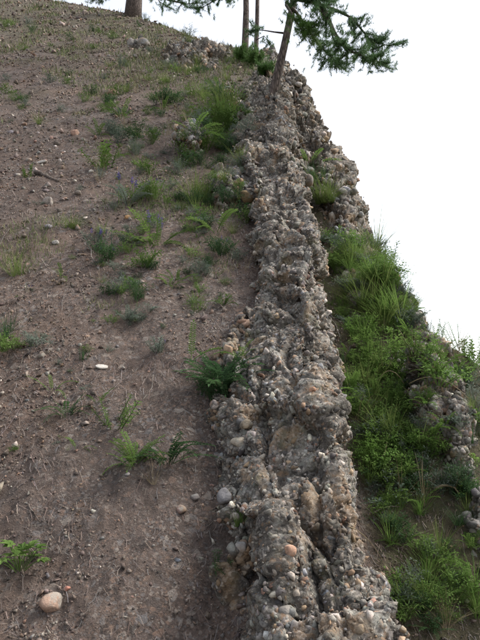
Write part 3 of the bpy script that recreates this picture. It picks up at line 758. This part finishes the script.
# the green gully: many tufts and leafy plants
def gully_px():
    while True:
        px, py = random.uniform(318, 480), random.uniform(244, 640)
        lo = np.interp(py, [215, 250, 330, 420, 540, 640], [325, 330, 335, 350, 375, 402]); 
        if px > lo: return px, py
def zone(px, py):
    if py < 300: return 'in the upper gully below the cliff face'
    if px > 425 and py < 400: return 'on the grassy edge beyond the weathered hump'
    if px > 415: return 'around the weathered hump right of the gully'
    if py < 400: return 'in the middle of the gully'
    if px < 385 and py < 520: return 'against the right flank of the rib'
    if py < 500: return 'in the gully left of the weathered hump'
    return 'in the shaded lower gully'
n_g = 0
WORD = {'straw': 'dry yellow', 'grass': 'green', 'bright': 'light green', 'deep': 'dark green', 'silver': 'grey green', 'green': 'green'}
for _ in range(1200):
    if n_g >= 235: break
    px, py = gully_px(); h = at(px, py)
    if not h or h[0].x < np.interp(h[0].y, *XR) + .05: continue
    f = fbm(np.array([[h[0].x * 5, h[0].y * 3, 1.]]), 2)[0]
    if f < -.15 or (LAST[0] is not ground and random.random() < .6): continue
    n_g += 1; k = random.random(); pt = h[0]; zn = zone(px, py)
    low = py > 470 and random.random() < .65
    if k < .28: kd, mk, c, w_, sz, gr = 'tuft', random.choice(['grass', 'bright', 'grass', 'bright', 'deep', 'straw']), random.choice([1, 2]), 'grass tuft', (22, 40), 'plants filling the gully'
    elif k < .66: kd, mk, c, w_, sz, gr = 'bush', random.choice(['green', 'deep', 'silver']) if low else random.choice(['green', 'bright', 'bright']), random.choice([1, 2]), 'bushy plant', (20, 34), 'plants filling the gully'
    elif k < .90: kd, mk, c, w_, sz, gr = 'pinnate', random.choice(['green', 'deep']) if low else random.choice(['green', 'bright', 'bright']), 9, 'feathery plant', (20, 36), 'plants filling the gully'
    else: kd, mk, c, w_, sz, gr = 'bush', 'silver', 1, 'sprig', (18, 28), 'plants filling the gully'
    z_ = random.uniform(*sz)
    plant(kd, 0, 0, z_, mk, c, '%s %s %s %s' % ('broad' if z_ > 27 else 'small', WORD[mk], w_, zn), gr, pt=pt, name='sage_plant' if mk == 'silver' else None, cat='grass' if kd == 'tuft' else 'plant', dry=int(kd == 'tuft' and random.random() < .3))
for px, py, s_, mk in ((385, 262, 30, 'green'), (372, 248, 26, 'deep'), (398, 292, 30, 'silver'), (436, 322, 26, 'green'), (452, 332, 34, 'bright'), (470, 338, 34, 'green'), (478, 342, 40, 'bright'), (425, 330, 24, 'silver')):
    for dy in range(0, 40, 3):
        h = at(px, py + dy)
        if h: break
    if h: plant('stem', 0, 0, s_ * .7, mk, 6, 'leafy sprigs standing against the sky on the edge', 'sprigs on the sky edge', pt=h[0])
for _ in range(60):
    py = random.uniform(248, 330); lo = np.interp(py, [225, 330], [330, 338]); hi = np.interp(py, [225, 245, 290, 330], [352, 372, 402, 440]); px = random.uniform(lo, hi); h = at(px, py)
    if not h or h[0].x < np.interp(h[0].y, *XR) + .04 or h[2] > 9: continue
    kd = random.choice(['bush', 'bush', 'tuft', 'bush']); mk = random.choice(['bright', 'green', 'green', 'silver']) if kd == 'bush' else random.choice(['grass', 'bright'])
    plant(kd, 0, 0, random.uniform(16, 28), mk, 2, '%s %s %s' % (WORD[mk], 'grass tuft' if kd == 'tuft' else 'bushy plant', zone(px, py)), 'plants filling the gully', pt=h[0], cat='grass' if kd == 'tuft' else 'plant')
# dead stalks and sticks
def stick(px0, py0, px1, py1, wpx, label, lift=.015, sag=0., c='twig', name='dead_stick'):
    a, b = at(px0, py0), at(px1, py1)
    if not a or not b: return
    A, B = a[0], b[0]; r_ = wpx * .5 * a[2] / F; mb = MB(); pts = []
    for i in range(8):
        t = i / 7; q = A.lerp(B, t); q.z += lift + sag * 4 * t * (1 - t); q.x += random.uniform(-1, 1) * r_; pts.append(q - A)
    mb.tube(pts, [r_ * (1 - .5 * i / 7) for i in range(8)], 6); o = ob(name, mb.mesh(name, M[c], True)); o.location = A
    tag(o, label, 'stick'); return o
stick(37, 174, 61, 183, 5, 'dark broken stick lying beside the pale slab', .01)
stick(28, 506, 40, 524, 2, 'short grey stick on the dirt above the bright rosette', .004)
stick(348, 540, 392, 590, .9, 'long pale straw hanging over the right flank of the rib', .03, .03, 'straw')
stick(405, 396, 375, 398, 1.0, 'pale dead stalk bent over the gully grass', .05, .06, 'straw')
stick(410, 396, 470, 412, 1.0, 'long pale stalk arching toward the weathered rock hump', .05, .05, 'straw')
stick(372, 520, 400, 513, 1.5, 'tan dead branch low in the gully', .02, .01)
stick(435, 495, 462, 500, 3, 'pale bundle of straw below the weathered hump', .02, .02, 'straw')
stick(384, 470, 392, 440, 1.6, 'upright pale dead stalk in the gully', .05, .0, 'straw')

# ------------------------------------------------------------------ pines
def needle_tuft(mb, p, d, L, n=34, wd=.0035):
    """a brush of needles at a twig's end"""
    p, d = Vector(p), Vector(d).normalized()
    for i in range(n):
        o = p + d * random.uniform(-.7, .5) * L
        dv = (d * random.uniform(.0, 1.0) + Vector((random.gauss(0, 1), random.gauss(0, 1), random.gauss(0, 1))).normalized()).normalized()
        side = dv.orthogonal().normalized() * wd * .5; e = o + dv * L * random.uniform(.6, 1.1)
        mb.v += [tuple(o - side), tuple(o + side), tuple(e)]; k = len(mb.v); mb.f.append([k - 3, k - 2, k - 1])
def spray(wood, needles, pts, r0, ntw, tl, L, wd, dens=1.0, start=.25, flat=.45):
    """a branch along pts with twigs carrying needle tufts"""
    n = len(pts); wood.tube(pts, [r0 * (1 - .8 * i / (n - 1)) for i in range(n)], 6)
    for k in range(ntw):
        t = start + (1 - start) * (k + random.random()) / ntw; f = t * (n - 1); j = min(int(f), n - 2)
        p = Vector(pts[j]).lerp(Vector(pts[j + 1]), f - j); d = (Vector(pts[j + 1]) - Vector(pts[j])).normalized()
        side = Vector((random.gauss(0, 1), random.gauss(0, 1), random.gauss(0, flat))).normalized()
        dv = (d * .7 + side).normalized(); ln = tl * random.uniform(.5, 1.15); q = p + dv * ln + Vector((0, 0, .08 * ln))
        wood.tube([p, p.lerp(q, .5) + Vector((0, 0, -.02 * ln)), q], [r0 * .25, r0 * .2, r0 * .1], 3)
        m = max(2, int(ln / (L * .55) * dens))
        for i in range(m):
            s = (i + 1) / m; needle_tuft(needles, p.lerp(q, s), dv + Vector((0, 0, .25)), L, 40, wd)
            for _ in range(1):
                e = p.lerp(q, s) + Vector((random.gauss(0, 1), random.gauss(0, 1), random.gauss(0, .6))) * L * 1.1; needle_tuft(needles, e, dv + Vector((0, 0, .4)), L, 34, wd)
def pine(base, lean, height, r0, label, branches, crown_n=18, L=.07, wd=.005, crown_from=.45, bark='bark', needle='needle', name='pine_tree', reach=1.3):
    base = Vector(base); root = empty(name, base); tag(root, label, 'tree', 'pines on the crest')
    tr = MB(); pts = []
    for i in range(15):
        t = i / 14; z = -.25 + (height + .25) * t
        pts.append(Vector((lean[0] * z + .03 * math.sin(z * 1.7), lean[1] * z, z)))
    tr.tube(pts, [r0 * (1.25 if i == 0 else 1.08 if i == 1 else 1 - .75 * max(0, i / 14 - .05)) for i in range(15)], 14)
    trunk = ob('trunk', tr.mesh('trunk', M[bark], True), root)
    def limb(pl, r_, ntw, tl, LL, ww, dens, st, mk):
        wood, nd = MB(), MB(); spray(wood, nd, pl, r_, ntw, tl, LL, ww, dens, st)
        b_ = ob('branch', wood.mesh('branch', M['bark'], True), root)
        if nd.v: ob('needles', nd.mesh('needles', M[mk]), b_)
    for pl, r_, ntw, tl, st, light in branches:            # explicit branches, points relative to the base
        limb([Vector(p) - base for p in pl], r_, ntw, tl, L, wd, 1.0, st, 'needle_light' if light else needle)
    for k in range(crown_n):                               # the rest of the crown, higher up
        t = crown_from + (1 - crown_from) * (k + .5) / crown_n; f = t * 14; j = min(int(f), 13); p = pts[j].lerp(pts[j + 1], f - j)
        a = k * 2.4; ln = reach * (1.15 - t) * random.uniform(.7, 1.2) * 1.6; d = Vector((math.cos(a), math.sin(a), .25))
        pl = [p + d * ln * s + Vector((0, 0, -.12 * ln * s * s)) for s in (0, .33, .66, 1)]
        limb(pl, .03 * ln, 9, .32, L * 1.4, wd * 1.5, .7, .25, needle)
    return root
def base_at(px, py):
    for dy in range(0, 60):
        h = at(px, py + dy)
        if h: return h
p, n, dep = base_at(274, 90)
b1 = p
def I(px, py, dd=0.): return in_dir(px, py, dep + dd)
ex = [([I(289, -6), I(300, 0, -.1), I(316, 3, -.3), I(326, 10, -.4), I(330, 24, -.45)], .022, 17, .15, .2, False),
      ([I(316, 3, -.3), I(327, 16, -.4), I(334, 32, -.45), I(340, 42, -.5), I(352, 52, -.55), I(368, 58, -.6), I(382, 63, -.6)], .02, 26, .14, .4, False),
      ([I(316, 3, -.3), I(336, 10, -.3), I(352, 18, -.35), I(362, 30, -.4), I(372, 42, -.4), I(391, 46, -.4)], .014, 24, .14, .35, False),
      ([I(286, 2), I(296, 12, .1), I(306, 26, .15), I(318, 44, .2), I(330, 56, .2), I(338, 63, .2)], .016, 28, .15, .3, False),
      ([I(286, 5), I(294, 18, -.2), I(302, 30, -.3), I(314, 36, -.35)], .012, 15, .13, .3, True),
      ([I(286, -4), I(304, -6, -.3), I(322, 0, -.3)], .014, 16, .15, .25, False),
      ([I(283, 33), I(274, 32, .1), I(262, 30, .2), I(254, 30, .3)], .010, 4, .10, .7, False)]
u1 = I(290, 0) - b1
pine(b1, (u1.x / u1.z, .02), 4.2, 4.1 * dep / F, 'pine with grey trunk leaning from the cliff edge and drooping branch', ex, 16, .045, .0048, .50)
for px, py, wpx, ln, hgt, lab, cf in ((245, 52, 6.6, -.01, 6.0, 'straight dark pine trunk standing behind the crest', .42), (256, 60, 4.8, .0, 5.0, 'thin straight pine trunk between the dark pine and leaning pine', .5)):
    p, n, dep = base_at(px, py); p = p + Vector((0, .25, 0)); g = drop(p.x, p.y); p = g[0] if g else p
    ex = []
    if wpx > 6: ex = [([in_dir(245, -12, dep), in_dir(228, -6, dep - .3), in_dir(212, 2, dep - .4), in_dir(198, 10, dep - .4)], .016, 10, .18, .35, False),
                      ([in_dir(245, -16, dep), in_dir(236, -6, dep - .2), in_dir(226, 4, dep - .2)], .012, 6, .14, .4, False)]
    else: ex = [([in_dir(256, 40, dep), in_dir(264, 36, dep - .1), in_dir(270, 42, dep - .1)], .008, 4, .09, .5, False)]
    pine(p, (ln, 0), hgt, wpx * .5 * dep / F, lab, ex, 14, .05, .005, cf)
p, n, dep = base_at(133, 16)
q = lambda x, y, d=0: in_dir(x, y, dep + d)
ex = [([q(136, -20), q(152, -8, -.8), q(168, 0, -1), q(186, 4, -1.2), q(200, 3, -1.2)], .03, 16, .26, .25, False),
      ([q(136, -20), q(150, -10, .3), q(160, 2, .5), q(170, 8, .5)], .02, 9, .2, .3, False),
      ([q(130, -16), q(116, -8, -.5), q(104, -2, -.6), q(92, 0, -.6)], .025, 10, .2, .3, False)]
pine(p, (.0, 0), 8.5, 7.4 * dep / F, 'thick pine trunk rooted on the grassy crest with low foliage', ex, 16, .075, .007, .4, reach=1.6)
plant('stem', 143, 14, 16, 'deep', 9, 'small green shrub at the foot of the thick pine trunk', cat='shrub')
plant('stem', 84, 4, 14, 'deep', 8, 'dark shrub on the grassy crest left of the thick pine trunk', cat='shrub')
# juniper-like shrub and sapling at the feet of the crest pines
for px, py, s_, lab in ((254, 66, 15, 'green shrub under the thin straight pine'), (266, 76, 13, 'low bushy sapling beside the leaning pine trunk'), (243, 62, 14, 'small shrub at the foot of the straight dark pine')):
    h = base_at(px, py); p, n, dep = h; u = dep / F
    root = empty('shrub', p); tag(root, lab, 'shrub'); wood, nd = MB(), MB()
    for k in range(7):
        a = k * .9; ln = s_ * u * random.uniform(.6, 1.0); d = Vector((math.cos(a) * .6, math.sin(a) * .6, 1)).normalized()
        spray(wood, nd, [d * ln * t for t in (0, .3, .65, 1)], .006, 6, ln * .35, .045, .005, .8, .3)
    ob('stems', wood.mesh('stems', M['twig'], True), root); ob('foliage', nd.mesh('foliage', M['needle_light']), root)
